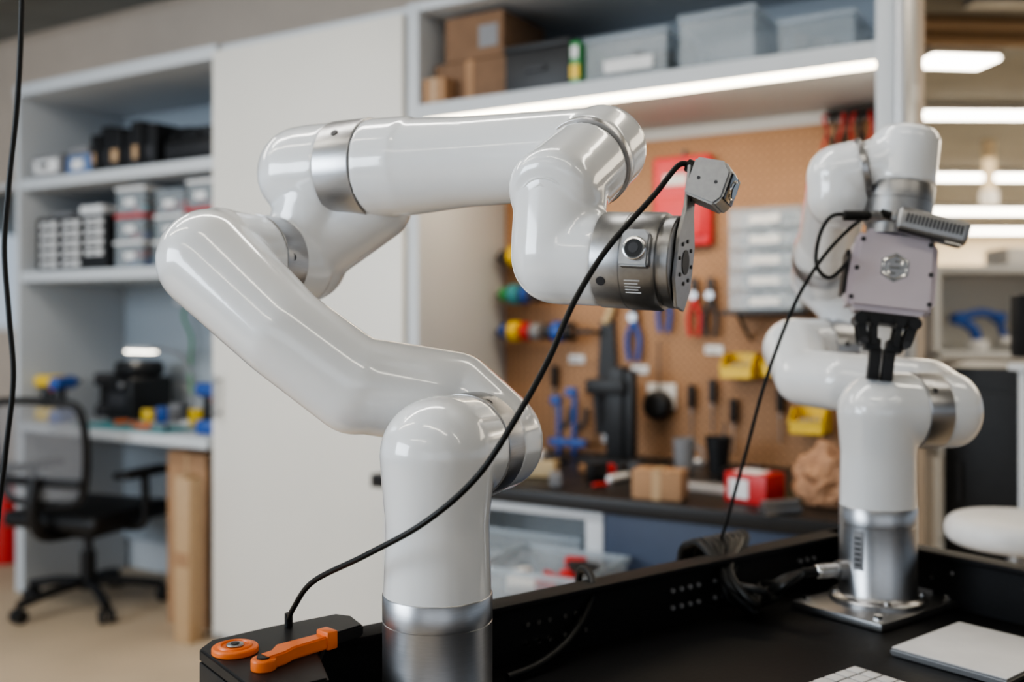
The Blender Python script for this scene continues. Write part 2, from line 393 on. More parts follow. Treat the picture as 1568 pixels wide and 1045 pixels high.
# ------------------------------------------------------------------ upper shelf items
b=MB(); b.box((.945,.06,1.871),(1.22,.34,2.005),M_CARDD,.003); b.box((1.07,.058,1.871),(1.10,.0595,2.005),M_CARD); b.done('cardboard_box',WM)
b=MB(); b.box((.99,.06,2.007),(1.21,.32,2.15),M_CARDD,.003); b.box((1.12,.058,2.04),(1.19,.0595,2.11),M_GREY); b.done('cardboard_box',WM)
b=MB(); b.box((.945,.0,1.871),(1.03,.055,1.95),M_CARD,.003); b.box((.98,-.0015,1.871),(.995,-.0005,1.95),M_TAPE); b.done('cardboard_box',WM)
b=MB(); b.box((1.235,.03,1.871),(1.46,.3,2.0),M_BLK,.006); b.box((1.232,.025,2.0),(1.463,.305,2.018),M_BLK,.004); b.box((1.31,.02,1.93),(1.38,.03,1.945),M_DARK,.003); b.done('black_storage_tote',WM)
b=MB(); b.box((1.468,.02,1.871),(1.498,.25,2.0),M_GREEN,.003); b.box((1.468,.018,1.89),(1.498,.0195,1.93),M_YEL); b.box((1.472,.0175,1.95),(1.494,.0195,1.985),M_PAPER); b.done('binder',WM)
b=MB(); bin_(b,1.52,1.77,.02,.28,1.871,.13,M_CLEAR,M_CLID,[M_GREY,M_DARK,M_DARK,M_BLK,M_BLK],30); b.box((1.58,.015,1.89),(1.73,.0175,1.925),M_PAPER); b.done('clear_storage_bin',WM)
b=MB(); bin_(b,1.81,2.02,.02,.28,1.871,.15,M_CLEAR,M_CLID,None); b.done('clear_storage_bin',WM)
b=MB(); bin_(b,2.06,2.26,.10,.32,1.871,.12,M_CLEAR,M_CLID,[M_GREY]); b.done('clear_storage_bin',WM)

# ------------------------------------------------------------------ workbench
BZ=.72
b=MB()
b.box((.935,-.25,BZ-.04),(2.33,.51,BZ),M_BENCH,.004)
b.box((1.05,-.235,BZ-.065),(1.70,-.215,BZ-.042),M_CAB,.002)
b.box((1.65,-.235,.0),(1.70,-.20,BZ-.066),M_CAB,.002); b.box((.98,-.235,0),(1.04,-.19,BZ-.042),M_CAB,.002)
b.box((1.05,-.19,.34),(1.64,.5,.36),M_CAB)
b.done('workbench',WM)
b=MB(); b.box((1.705,-.24,.02),(2.33,.3,BZ-.042),M_NAVY,.004)
for z in (.25,.47): b.box((1.71,-.2425,z),(2.325,-.2395,z+.006),M_BLK)
for z in (.2,.42): b.cyl((1.95,-.255,z),(2.1,-.255,z),.005,M_DARK)
b.done('drawer_cabinet',WM)
b=MB(); bin_(b,1.08,1.60,-.17,.12,.361,.26,M_CLEAR,None,[M_GREY,M_WP,M_DARK,M_PAPER,M_GREY],30)
b.done('clear_storage_bin',WM)
b=MB(); bin_(b,1.49,1.78,-.52,-.26,.351,.26,M_CLEAR,None,None)
for k in range(34):
    R=Rz(random.uniform(1.535,1.735),random.uniform(-.475,-.305),.38+.19*(k/34),random.random()*3)@Matrix.Rotation(random.uniform(-.5,.5),4,'X'); s=random.uniform(.026,.04)
    b.box((-s,-s*.6,-s*.35),(s,s*.6,s*.35),random.choice([M_RED,M_WP,M_PAPER,M_RED,M_BLK,M_WP,M_RED]),.004,R)
b.done('clear_storage_bin',WM)
for z in (.001,.176):
    b=MB(); bin_(b,1.485,1.785,-.525,-.255,z,.173,M_CLEAR,M_CLID,[M_GREY,M_WP,M_RED],20); b.done('clear_storage_bin',WM)

# pegboard items
PN=.513
b=MB(); b.box((1.53,PN-.035,1.42),(1.73,PN,1.715),M_REDF,.012,seg=3); b.box((1.55,PN-.045,1.45),(1.71,PN-.03,1.58),M_REDF,.008); b.box((1.57,PN-.037,1.62),(1.65,PN-.034,1.655),M_PAPER); b.cyl((1.63,PN-.02,1.71),(1.63,PN,1.735),.006,M_GREY); b.done('red_tool_pouch',WM)
b=MB()
b.box((1.80,PN-.14,1.195),(2.06,PN-.002,1.21),M_BLK,.002); b.tube([(1.85,PN-.006,1.12),(1.85,PN-.12,1.195)],.006,M_BLK); b.tube([(2.01,PN-.006,1.12),(2.01,PN-.12,1.195)],.006,M_BLK)
b.done('pegboard_shelf',WM)
b=MB()
for k in range(5):
    z=1.212+k*.062
    bin_(b,1.825,2.045,PN-.13,PN-.012,z,.060,M_CLEAR,M_CLID,[M_WP,M_GREY,M_PAPER,M_DARK],14); b.box((1.89,PN-.133,z+.014),(1.98,PN-.1305,z+.035),M_PAPER)
b.done('clear_drawer_stack',WM)
def ybin(x,z):
    b=MB(); y0=PN-.10; w=.10; h=.075; t=.004
    b.box((x,y0,z),(x+w,PN-.002,z+t),M_YEL); b.box((x,PN-.006,z),(x+w,PN-.002,z+h),M_YEL)
    for xx in (x,x+w-t): b.poly([(0,0),(.098,0),(.098,h),(.04,h),(0,h*.55)],t,M_YEL,Matrix.Translation((xx+t,y0,z))@Matrix(((0,0,-1,0),(1,0,0,0),(0,1,0,0),(0,0,0,1))))
    b.box((x,y0,z),(x+w,y0+t,z+h*.45),M_YEL); b.box((x-.002,y0-.004,z+h*.40),(x+w+.002,y0+t,z+h*.5),M_YEL,.001)
    for k in range(5): b.cyl((x+.02+.015*k,y0+.03,z+.01),(x+.02+.014*k,y0+.05,z+.045),.005,M_GREY)
    b.done('yellow_parts_bin',WM)
ybin(1.785,1.0); ybin(1.915,1.01); ybin(2.0,.84)
def spools(z,x0,n,cols):
    b=MB(); b.cyl((x0,PN-.07,z),(x0+.05*n+.03,PN-.07,z),.008,M_DARK)
    for x in (x0+.005,x0+.05*n+.02): b.cyl((x,PN-.07,z),(x,PN-.001,z),.006,M_DARK)
    x=x0+.02
    for k in range(n):
        w=.026+.012*(k%2); r=.026+.010*((k*3)%4)/3
        b.cyl((x,PN-.07,z),(x+w,PN-.07,z),r,cols[k%len(cols)],b=.003); b.cyl((x-.001,PN-.07,z),(x+w+.001,PN-.07,z),r*.5,M_CARD); x+=w+.012
    b.done('tape_roll_rack',WM)
spools(1.405,.945,3,[M_DARK,M_YEL,M_BLUE]); spools(1.27,.945,5,[M_GREEN,M_TEAL,M_BLUE,M_DARK,M_BLK]); spools(1.14,.945,7,[M_BLUE,M_YEL,M_RED,M_GREY,M_DARK,M_BLUE,M_BLK])
def pliers(x,z,c,s=1.0):
    b=MB(); y=PN-.022
    b.tube([(x,y,z-.02),(x-.012*s,y,z-.05),(x-.022*s,y,z-.09),(x-.014*s,y,z-.15*s)],.008*s,c); b.tube([(x,y,z-.02),(x+.012*s,y,z-.05),(x+.022*s,y,z-.09),(x+.014*s,y,z-.15*s)],.008*s,c)
    b.cyl((x,y-.012,z-.01),(x,y+.010,z-.01),.014*s,M_ALU2); b.box((x-.011*s,y-.006,z-.008),(x-.001,y+.006,z+.05*s),M_DARK,.002); b.box((x+.001,y-.006,z-.008),(x+.011*s,y+.006,z+.05*s),M_DARK,.002)
    b.tube([(x,PN,z+.005),(x,y-.01,z+.005),(x,y-.016,z+.015)],.003,M_ALU2,seg=6)
    b.done('pliers',WM)
pliers(1.455,1.20,M_BLUE,1.05); pliers(1.565,1.29,M_BLUE,1.0); pliers(1.67,1.27,M_RED,.95); pliers(1.725,1.27,M_DARK,.95)
def screwdriver(x,z,c):
    b=MB(); y=PN-.02; b.cyl((x,y,z),(x,y,z-.075),.012,c,b=.004,seg=12); b.cyl((x,y,z-.075),(x,y,z-.17),.003,M_ALU2,seg=8); b.tube([(x,PN,z-.085),(x,y-.008,z-.085)],.003,M_ALU2,seg=6); b.done('screwdriver',WM)
for x,z,c in ((1.95,.97,M_BLK),(1.73,.99,M_DARK),(2.12,1.12,M_DARK),(1.66,.97,M_BLK),(2.18,1.1,M_BLK),(1.80,.93,M_BLK),(1.15,1.02,M_BLK)): screwdriver(x,z,c)
b=MB(); y=PN-.02
b.poly([(-.02,0),(.03,0),(.045,-.28),(.02,-.40),(-.035,-.38),(-.03,-.2)],.01,M_BLK,Matrix.Translation((1.35,y,1.18))@Matrix(((1,0,0,0),(0,0,1,0),(0,1,0,0),(0,0,0,1))),.002)
b.tube([(1.35,y,1.17),(1.37,y,1.21),(1.38,y,1.26)],.014,M_WOOD); b.done('hand_saw',WM)
b=MB(); b.box((1.50,PN-.01,.885),(1.60,PN,.97),M_PAPER,.001); b.cyl((1.55,PN-.03,1.11),(1.55,PN-.03,.94),.004,M_DARK); b.rcyl((1.55,PN-.012,.90),(1.55,PN-.07,.90),.048,M_BLK,.01,.02); b.done('hanging_fan_tool',WM)
for x,z in ((1.20,1.03),(1.70,1.07),(1.44,1.00),(1.33,.76),(1.97,1.15)):
    b=MB(); b.box((x,PN-.004,z),(x+.06,PN,z+.028),M_PAPER,.0005); b.box((x+.005,PN-.005,z+.008),(x+.04,PN-.0042,z+.012),M_DARK); b.done('paper_label',WM)
b=MB(); b.box((1.36,.26,BZ+.001),(1.54,.40,BZ+.02),M_BLK,.004); b.box((1.44,.31,BZ+.02),(1.50,.37,BZ+.31),M_BLK,.006); b.box((1.37,.30,BZ+.22),(1.51,.38,BZ+.27),M_BLK,.01); b.cyl((1.40,.34,BZ+.22),(1.40,.34,BZ+.09),.02,M_DARK,r1=.008); b.box((1.50,.32,BZ+.02),(1.53,.36,BZ+.30),M_BLK,.004); b.done('drill_stand',WM)
b=MB()
for x,h in ((1.20,.20),(1.26,.23)):
    b.box((x,.42,BZ+.001),(x+.012,.44,BZ+h),M_BLUE,.002); b.box((x-.03,.415,BZ+.03),(x+.05,.445,BZ+.055),M_BLUE,.006); b.box((x-.025,.415,BZ+h-.03),(x+.012,.445,BZ+h),M_BLUE,.006); b.tube([(x,.43,BZ+.08),(x+.04,.43,BZ+.11),(x+.05,.43,BZ+.16)],.009,M_DARK)
b.done('bar_clamps',WM)
b=MB(); R=Rz(1.38,-.02,BZ+.001,.3); b.box((-.07,-.04,0),(.06,.04,.05),M_WOOD,.01,R); b.box((-.05,-.035,.05),(.02,.03,.075),M_PAPER,.008,R); b.box((.02,-.03,.05),(.055,.03,.062),M_DARK,.004,R); b.done('sanding_block',WM)
b=MB(); R=Rz(1.835,-.175,BZ+.001,.15); b.box((-.065,-.04,0),(.065,.04,.075),M_CARD,.003,R); b.box((-.012,-.0415,.0),(.012,-.0405,.075),M_TAPE,0,R); b.box((-.012,-.04,.0755),(.012,.04,.0765),M_TAPE,0,R); b.done('cardboard_box',WM)
b=MB(); R=Rz(2.06,-.10,BZ+.001,-.25); b.box((-.06,-.045,0),(.06,.045,.075),M_RED,.003,R); b.box((-.045,-.0465,.012),(.01,-.0455,.06),M_PAPER,0,R); b.box((-.04,-.035,.0755),(.03,.03,.0765),M_PAPER,0,R); b.done('red_carton',WM)
b=MB(); bm=bmesh.new(); bmesh.ops.create_icosphere(bm,subdivisions=5,radius=1)
for v in bm.verts:
    p=v.co.copy(); n=mn.noise(p*2.3)+.5*(1-2*abs(mn.noise(p*3.5)))+.35*abs(mn.noise(p*7+V((3,1,2)))); v.co=V((p.x*.080,p.y*.06,max(p.z,-.75)*.075*(1.15 if p.z>0 else 1)))*(.92+.30*n); v.co.z=max(v.co.z,-.056)+.057
b.bmadd(bm,M_BAG,Rz(2.235,-.05,BZ+.001,.2)); b.done('crumpled_paper_bag',WM,angle=16)
b=MB(); R=Rz(2.16,-.22,BZ+.001,.9)
b.box((-.05,-.018,0),(.05,-.002,.016),M_ALU2,.002,R); b.box((-.05,.002,0),(.05,.018,.016),M_ALU2,.002,R); b.box((-.05,-.010,.017),(.05,.008,.033),M_ALU2,.002,R)
for yy,zz in ((-.01,.008),(.01,.008),(-.001,.025)): b.cyl((-.0505,yy,zz),(-.0515,yy,zz),.004,M_BLK,M=R)
b.done('aluminium_extrusions',WM)
b=MB(); b.lathe((1.72,.28,BZ+.001),(0,0,1),[(.028,0),(.034,.10),(.031,.10),(.026,.005)],M_GREY,24); b.tube([(1.752,.28,BZ+.08),(1.775,.28,BZ+.07),(1.775,.28,BZ+.035),(1.75,.28,BZ+.025)],.004,M_GREY); b.done('metal_cup',WM)
b=MB(); b.lathe((1.82,.30,BZ+.001),(0,0,1),[(.028,0),(.040,.11),(.037,.11),(.026,.005)],M_BLK,24); b.cyl((1.82,.30,BZ+.02),(1.84,.31,BZ+.15),.004,M_DARK); b.done('black_cup',WM)
b=MB(); R=Rz(1.90,-.02,BZ+.001,-.1); b.box((-.12,-.02,0),(.10,.02,.02),M_WP,.003,R); b.box((-.1,-.012,.02),(.08,.012,.024),M_GREY,.001,R); b.done('white_level',WM)
b=MB()
spots=[(x,y) for x in (1.03,1.12,1.21) for y in (-.12,0,.12,.24,.34)]+[(1.30,.13),(1.30,.24),(1.56,.0),(1.64,0)]+[(x,y) for x in (1.48,1.56,1.64) for y in (.09,.18)]+[(1.60,.40),(1.68,.42),(1.90,.15),(2.0,.2),(2.1,.25),(2.2,.2),(1.92,.36),(1.62,-.1),(1.52,-.15)]
for k,(x,y) in enumerate(spots):
    R=Rz(x+random.uniform(-.01,.01),y+random.uniform(-.01,.01),BZ+.0015,random.random()*3); s=random.uniform(.016,.032)
    c=random.choice([M_BLK,M_DARK,M_BLK,M_GREY,M_DARK,M_BLK,M_WP,M_YEL,M_BLK,M_CARD,M_RED])
    if k%2: b.box((-s,-s*.6,0),(s,s*.6,s*random.uniform(.6,1.8)),c,.004,R)
    else: b.cyl((-s*1.4,0,s*.35),(s*1.4,0,s*.35),s*.35,c,b=.003,seg=12,M=R)
b.done('pile_of_bench_tools',WM)
b=MB()
for k in range(12):
    x=2.10+.014*k; r=random.uniform
    b.tube([(x,PN-.02,1.80),(x+r(-.01,.01),PN-.06,1.785),(x+r(-.015,.015),PN-.07,1.74),(x+r(-.02,.02),PN-.05,1.66+r(0,.05))],.0045,M_RED if k%3==0 else M_BLK,seg=8)
b.box((2.09,PN-.03,1.79),(2.28,PN-.005,1.812),M_BLK,.003)
b.done('hanging_cable_rack',WM)

# ------------------------------------------------------------------ right background
b=MB(); b.box((2.46,.2,.0),(2.76,.62,1.06),M_BLK,.008); b.box((2.47,.192,.06),(2.75,.2,.5),M_BLK,.004); b.box((2.47,.192,.54),(2.75,.2,1.0),M_BLK,.004)
for z in (.3,.77): b.cyl((2.5,.18,z-.05),(2.5,.18,z+.05),.005,M_DARK)
b.done('equipment_cabinet',WM)
b=MB(); x0,x1,y0,y1=1.95,3.6,4.6,5.0
for z in (.05,.55,1.0,1.40): b.box((x0,y0,z),(x1,y1,z+.035),M_CAB,.003)
for x in (x0,2.8,x1-.03): b.box((x,y0,0),(x+.03,y1,1.4),M_CAB,.003)
b.box((x0,y1,0),(x1,y1+.02,1.43),M_DOOR); b.done('open_shelving_unit')
b=MB(); M=Matrix.Translation((2.22,4.75,1.036))
b.rcyl((0,0,0),(0,0,.05),.05,M_WP,.005,.01,M=M); b.tube([(0,0,.05),(-.02,0,.10),(-.09,0,.15)],.024,M_BLUE,M=M); b.cyl((-.09,-.035,.15),(-.09,.035,.15),.032,M_BLUE,b=.006,M=M); b.tube([(-.09,0,.15),(.02,0,.18),(.10,0,.155)],.022,M_BLUE,M=M); b.cyl((.10,-.03,.155),(.10,.03,.155),.028,M_BLUE,b=.006,M=M); b.cyl((.10,0,.15),(.13,0,.06),.016,M_BLUE,M=M); b.box((.11,-.02,.03),(.15,.02,.065),M_WP,.004,M)
b.done('bench_top_robot_arm')
b=MB()
for z in (.59,1.04,1.437):
    x=2.01 if z<1 else (2.46 if z<1.2 else 2.3)
    while x<3.4:
        w=random.uniform(.08,.2); h=random.uniform(.08,.2) if z<1.3 else random.uniform(.04,.09)
        if x+w>3.55: break
        if not (2.8-w-.02<x<2.85): b.box((x,4.62,z+.001),(x+w,4.85,z+h),random.choice([M_BLK,M_WP,M_DARK,M_GREY,M_WP,M_YEL,M_WP,M_PAPER]),.01)
        x+=w+.04
b.done('row_of_shelf_boxes')
for (x,y,w) in ((4.2,8.2,1.8),(5.6,11.5,2.2)):
    b=MB(); b.box((x-w/2,y-.4,.72),(x+w/2,y+.4,.76),M_WP,.004)
    for q in (-1,1):
        for r in (-1,1): b.box((x+q*(w/2-.06)-.02,y+r*.34-.02,0),(x+q*(w/2-.06)+.02,y+r*.34+.02,.72),M_GREY)
    b.done('desk')
    b=MB(); b.box((x-.3,y-.02,.95),(x+.3,y+.02,1.30),M_BLK,.008); b.box((x-.03,y,.78),(x+.03,y+.03,1.0),M_BLK); b.box((x-.12,y-.09,.761),(x+.12,y+.09,.78),M_BLK,.005); b.done('computer_monitor')
b=MB(); M=Matrix.Translation((.935,1.84,0)); b.rcyl((0,0,.765),(0,0,.815),.125,M_WP,.02,.024,56,M); b.cyl((0,0,.02),(0,0,.765),.02,M_ALU2,M=M); b.rcyl((0,0,0),(0,0,.025),.17,M_ALU2,.005,.015,48,M); b.torus((0,0,.3),(0,0,1),.12,.008,M_ALU2,M=M); b.cyl((-.12,0,.3),(.12,0,.3),.006,M_ALU2,M=M); b.done('round_stool')
b=MB(); b.box((1.10,2.14,0),(1.118,2.165,1.07),M_CAB,.003); b.box((1.06,2.10,0),(1.165,2.2,.02),M_CAB,.003); b.box((1.09,2.12,1.07),(1.40,2.19,1.085),M_CAB,.002); b.box((1.37,2.14,0),(1.395,2.165,1.07),M_CAB,.003); b.done('white_stand')
b=MB(); b.box((1.085,2.135,1.10),(1.36,2.17,1.235),M_BLK,.006); b.box((1.20,2.13,1.0855),(1.28,2.18,1.10),M_BLK,.002); b.done('small_monitor')

# ------------------------------------------------------------------ robot table
b=MB(); K=M_BLKM
L=.965; D=.80
b.box((-L,-D,TZ-.03),(0,0,TZ),K,.002)
b.box((-L,-.022,TZ-.10),(0,0,TZ+.07),K,.003); b.box((-.022,-D,TZ-.10),(0,0,TZ+.069),K,.003)
b.box((-L,-D,TZ-.10),(-L+.022,0,TZ+.02),K,.003); b.box((-L,-D,TZ-.10),(0,-D+.022,TZ+.02),K,.003)
b.box((-L,-.03,TZ+.064),(0,.004,TZ+.072),K,.002); b.box((-.03,-D,TZ+.064),(.004,0,TZ+.072),K,.002)
for x in (-L+.03,-.05):
    for y in (-D+.03,-.05): b.box((x-.02,y-.02,0),(x+.02,y+.02,TZ-.03),K,.003)
b.box((-L+.03,-.06,.2),(-.05,-.04,.24),K); b.box((-L+.03,-D+.02,.2),(-.05,-D+.04,.24),K)
for gx,n,mm in ((-.615,3,M_CHROME),(-.56,3,M_CHROME),(-.38,4,M_GREY),(-.30,3,M_GREY),(-.12,3,M_GREY),(-.70,2,M_GREY)):
    for i in range(n):
        for j in range(2):
            x=gx+i*.016; z=TZ+.022+j*.022
            b.cyl((x,-.0225,z),(x,-.026,z),.0032,mm,seg=12)
for gy in (-.06,-.14,-.30):
    for i in range(3):
        y=gy-i*.03; b.cyl((-.0225,y,TZ+.048-.012*(i%2)),(-.026,y,TZ+.048-.012*(i%2)),.003,M_CHROME,seg=12)
b.box((-.0235,-.17,TZ+.01),(-.021,-.13,TZ+.018),M_GREY)
for a in (.8,-.8): b.box((-.008,-.001,-.0015),(.008,.001,.0015),M_GREY,0,Matrix.Translation((-.745,-.0232,TZ+.035))@Matrix.Rotation(a,4,'Y'))
b.torus((-.745,-.0232,TZ+.035),(0,1,0),.010,.0009,M_GREY)
b.done('robot_table',TM)
b=MB(); z=TZ+.074; e=-L-.022
b.poly([(e,-.15),(e,-.008),(e+.018,.010),(-L+.06,.016),(-L+.13,.016),(-L+.14,.0),(-L+.135,-.035),(-L+.09,-.045),(-L+.06,-.09),(-L+.04,-.15)],.012,M_BLK,Matrix.Translation((0,0,z)),.002)
b.box((e,-.15,TZ-.07),(-L-.002,-.008,z),M_BLK,.002); b.box((e+.018,.005,TZ-.07),(-L+.12,.015,z),M_BLK,.002)
for k in range(4): b.box((e-.0015,-.135+.03*k,TZ-.03),(e+.0002,-.12+.03*k,TZ+.05),M_DARK)
z+=.012
c=V((-L+.001,-.038,z)); b.rcyl(c,c+V((0,0,.006)),.021,M_ORG,.001,.002); b.torus(c+V((0,0,.006)),(0,0,1),.014,.0018,M_ORG); b.cyl(c+V((0,0,.006)),c+V((0,0,.008)),.008,M_ALU2,b=.001); b.cyl(c+V((0,0,.008)),c+V((0,0,.0085)),.004,M_BLK)
c=V((-L+.004,-.096,z)); b.rcyl(c,c+V((0,0,.010)),.011,M_ORG,.001,.002); b.cyl(c+V((0,0,.01)),c+V((0,0,.0115)),.006,M_BLK)
R=Matrix.Translation(c)@Matrix.Rotation(math.radians(10),4,'Z')
b.poly([(0,-.007),(.02,-.005),(.032,.000),(.078,.002),(.078,.016),(.024,.018),(.012,.008),(0,.007)],.012,M_ORG,R,.0015)
b.box((.068,.000,-.001),(.080,.018,.016),M_ORG,.002,R)
b.done('toggle_clamp',TM)

U=math.atan2(.6,.8)
b=MB(); R=Matrix.Translation((.543,1.153,TZ+.001))@Matrix.Rotation(U+.03,4,'Z'); b.poly([(-.08,-.068),(.08,-.068),(.08,.068),(-.08,.068)],.008,M_ALU2,R,.002); b.box((-.078,-.066,.008),(.078,.066,.0095),M_SCREEN,.0006,R); b.done('trackpad')
b=MB(); R=Matrix.Translation((.381,1.103,TZ+.001))@Matrix.Rotation(U,4,'Z'); b.box((-.28,-.115,0),(0,0,.006),M_ALU2,.0015,R)
for j in range(6):
    n=14
    for i in range(n):
        x=-.275+i*.0193; y=-.110+j*.0182
        if j==0 and 4<=i<=8:
            if i==4: b.box((x,y,.0062),(x+.0193*5-.003,y+.0155,.0085),M_SCREEN,.0008,R)
            continue
        b.box((x,y,.0062),(x+.0165,y+.0155,.0085),M_SCREEN,.0008,R)
b.done('keyboard')

# ------------------------------------------------------------------ robot arm (main)
arm=empty('robot_arm')
def R1(q,s,z): return V((-.0685-.9*s+.43*q, .916+.43*s+.9*q, z))
W=M_WHITE
def base_mesh(bx,by,par):
    b=MB(); p=V((bx,by,0))
    b.lathe(p+V((0,0,TZ+.011)),(0,0,1),[(0,0),(.063,0),(.063,.006),(.061,.008),(.053,.010),(.0505,.014),(.0505,.104),(.0498,.1045),(.0498,.1055),(.0507,.106),(.0507,.128),(.0500,.129),(.048,.129),(0,.129)],M_ALU,64)
    b.done('base_column',parent=par)
    b=MB(); R=Matrix.Translation((bx,by,TZ+.001))@Matrix.Rotation(U,4,'Z')
    b.box((-.097,-.068,0),(.097,.068,.010),M_ALU2,.002,R)
    for x in (-.082,.082):
        for y in (-.054,.054): b.cyl((x,y,.010),(x,y,.016),.006,M_CHROME,seg=6,M=R)
    for k in range(4):
        a=math.radians(45+90*k); b.cyl((.057*math.cos(a),.057*math.sin(a),.018),(.057*math.cos(a),.057*math.sin(a),.022),.004,M_CHROME,seg=12,M=R)
    b.done('mounting_plate',parent=par)
def screw_on(b,c,n,r,m=M_DARK):
    n=V(n).normalized(); c=V(c); b.cyl(c+n*(r-.002),c+n*(r+.0006),.0042,m,seg=16)
base_mesh(-.0685,.916,arm)
def f(b):
    b.cyl(R1(0,0,.918),R1(0,0,1.0),.0503,W,r1=.0480)
    b.cap(R1(0,0,.99),R1(0,0,1.056),.0480,W,r1=.0535)
    b.cyl(R1(0,0,1.057),R1(.050,0,1.057),.0535,W,r1=.0515)
blend('link_1',f,arm)
def ring(b,p0,p1,r): b.rcyl(p0,p1,r,M_ALU,.0008,.0008,64)
b=MB(); ring(b,R1(.048,0,1.057),R1(.080,0,1.057),.0522); screw_on(b,R1(.062,0,1.057),(.35,-.35,.8),.0522); b.done('joint_ring_2',parent=arm)
J3z=1.245
def f(b):
    b.rcyl(R1(.079,0,1.057),R1(.145,0,1.057),.0515,W,.001,.024)
    b.cap(R1(.112,0,1.062),R1(.110,.045,1.098),.050,W)
    b.cap(R1(.110,.045,1.098),R1(.03,.11,1.116),.050,W,r1=.0485)
    b.cap(R1(.03,.11,1.114),R1(-.002,.175,1.168),.0485,W,r1=.0470)
    b.cap(R1(-.002,.175,1.168),R1(-.004,.268,J3z-.004),.0470,W,r1=.054)
    b.cyl(R1(0,.268,J3z),R1(.062,.268,J3z),.053,W,r1=.0505)
blend('link_2',f,arm)
b=MB(); ring(b,R1(.060,.268,J3z),R1(.094,.268,J3z),.0512); screw_on(b,R1(.077,.268,J3z),(.75,-.55,.05),.0512); b.done('joint_ring_3',parent=arm)
FZ=1.349
def f(b):
    b.cyl(R1(.093,.268,J3z),R1(.14,.262,J3z),.0505,W)
    b.cap(R1(.145,.262,J3z+.005),R1(.14,.235,1.32),.050,W)
    b.cap(R1(.145,.262,1.255),R1(.16,.175,1.312),.044,W)
    b.cap(R1(.14,.256,FZ),R1(.14,.23,FZ),.0550,W)
    b.cyl(R1(.14,.25,FZ),R1(.14,.205,FZ),.0555,W)
blend('link_3',f,arm)
b=MB(); ring(b,R1(.14,.206,FZ),R1(.14,.160,FZ),.0563); screw_on(b,R1(.14,.184,FZ),(-.43*.8,-.9*.8,.62),.0563); b.done('joint_ring_4',parent=arm)
F=R1(.15,-.10,1.348); G=V((.0428,.929,1.302)); d5=(G-F).normalized()
def f(b):
    b.cyl(R1(.14,.161,FZ),R1(.14,.11,FZ),.0555,W,r1=.054)
    b.cap(R1(.14,.12,FZ-.001),R1(.143,.05,1.349),.0535,W,r1=.0485)
    b.cap(R1(.143,.05,1.349),R1(.15,-.085,1.350),.0485,W,r1=.0455)
    b.rcyl(F-d5*.040,F+d5*.022,.0455,W,.02,.001)
blend('link_4',f,arm)
b=MB(); b.rcyl(F+d5*.021,F+d5*.030,.0462,M_ALU,.001,.001,64); b.done('joint_ring_5',parent=arm)
H=V((.0427,.929,1.238)); a6=V((.9,-.43,-.06)).normalized()
def f(b):
    b.rcyl(F+d5*.030,G+d5*.029,.0440,W,.001,.018)
    b.cap(G-d5*.008,H+V((0,0,.004)),.0440,W,r1=.0440)
    b.cap(H,H+a6*.01,.0435,W); b.cyl(H,H+a6*.049,.043,W)
blend('link_5',f,arm)
b=MB()
ex,ey,ez=frame(d5)
def onf(x,y):
    r=math.hypot(x,y); h=max(.0288,-.008+math.sqrt(.0440**2-r*r))-.0002
    return G+ex*x+ey*y+d5*h
def seg(pts,r,loop=False):
    out=[]; n=len(pts)
    for i in range(n if loop else n-1):
        a=pts[i]; c=pts[(i+1)%n]
        for k in range(5): out.append(onf(a[0]+(c[0]-a[0])*k/5,a[1]+(c[1]-a[1])*k/5))
    if not loop: out.append(onf(*pts[-1]))
    b.tube(out,r,W,8,1,None,loop)
seg([(.0225*math.cos(k*math.pi/12),.0225*math.sin(k*math.pi/12)) for k in range(24)],.0015,True)
seg([(.0170*math.cos(math.pi/6+k*math.pi/3),.0170*math.sin(math.pi/6+k*math.pi/3)) for k in range(6)],.0015,True)
seg([(-.008,.002),(-.008,-.008),(0,-.008)],.0014); seg([(.008,-.002),(.008,.008),(0,.008)],.0014); seg([(-.005,0),(.005,0)],.0014)
b.done('hexagon_emblem',parent=arm)
b=MB()
b.lathe(H+a6*.048,a6,[(0,0),(.0432,0),(.0436,.001),(.0436,.026),(.0430,.0265),(.0430,.0275),(.0440,.028),(.0440,.055),(.0425,.058),(.0395,.0585),(.0395,.062),(.0410,.0625),(.0410,.069),(.0400,.070),(.024,.070),(.024,.066),(0,.066)],M_ALU2,64)
rad=V((-.43,-.9,.16)); rad=(rad-a6*rad.dot(a6)).normalized(); up6=a6.cross(rad)*-1
if up6.z<0: up6=-up6
MM=Matrix(((a6.x,up6.x,rad.x,0),(a6.y,up6.y,rad.y,0),(a6.z,up6.z,rad.z,0),(0,0,0,1)))
c=H+a6*.092+rad*.036
b.poly([(-.014,-.015),(.012,-.015),(.012,.013),(.008,.017),(-.010,.017),(-.014,.013)],.016,M_ALU2,Matrix.Translation(c)@MM,.0015)
b.cyl(c+rad*.014,c+rad*.0195,.0105,M_CHROME,seg=32,b=.0015); b.cyl(c+rad*.0150,c+rad*.0202,.0080,M_BLK,seg=32)
b.cyl(c+rad*.020,c+rad*.0206,.0045,M_DARK,seg=20)
for k in range(5):
    n2=(rad*math.cos(-.60-.07*k)+up6*math.sin(-.60-.07*k)); p=H+a6*(.080)+n2*.0441
    b.cyl(p,p+a6*(.014-.002*(k%2)),.0005,M_LABEL,seg=6)
screw_on(b,H+a6*.058,rad*.8-up6*.6,.0436,M_DARK)
b.done('wrist_flange',parent=arm)
b=MB(); Fc=H+a6*.119
def P6(x,y,z): return Fc+a6*x+rad*z+up6*y
M6=Matrix.Translation(Fc)@Matrix(((up6.x,rad.x,a6.x,0),(up6.y,rad.y,a6.y,0),(up6.z,rad.z,a6.z,0),(0,0,0,1)))
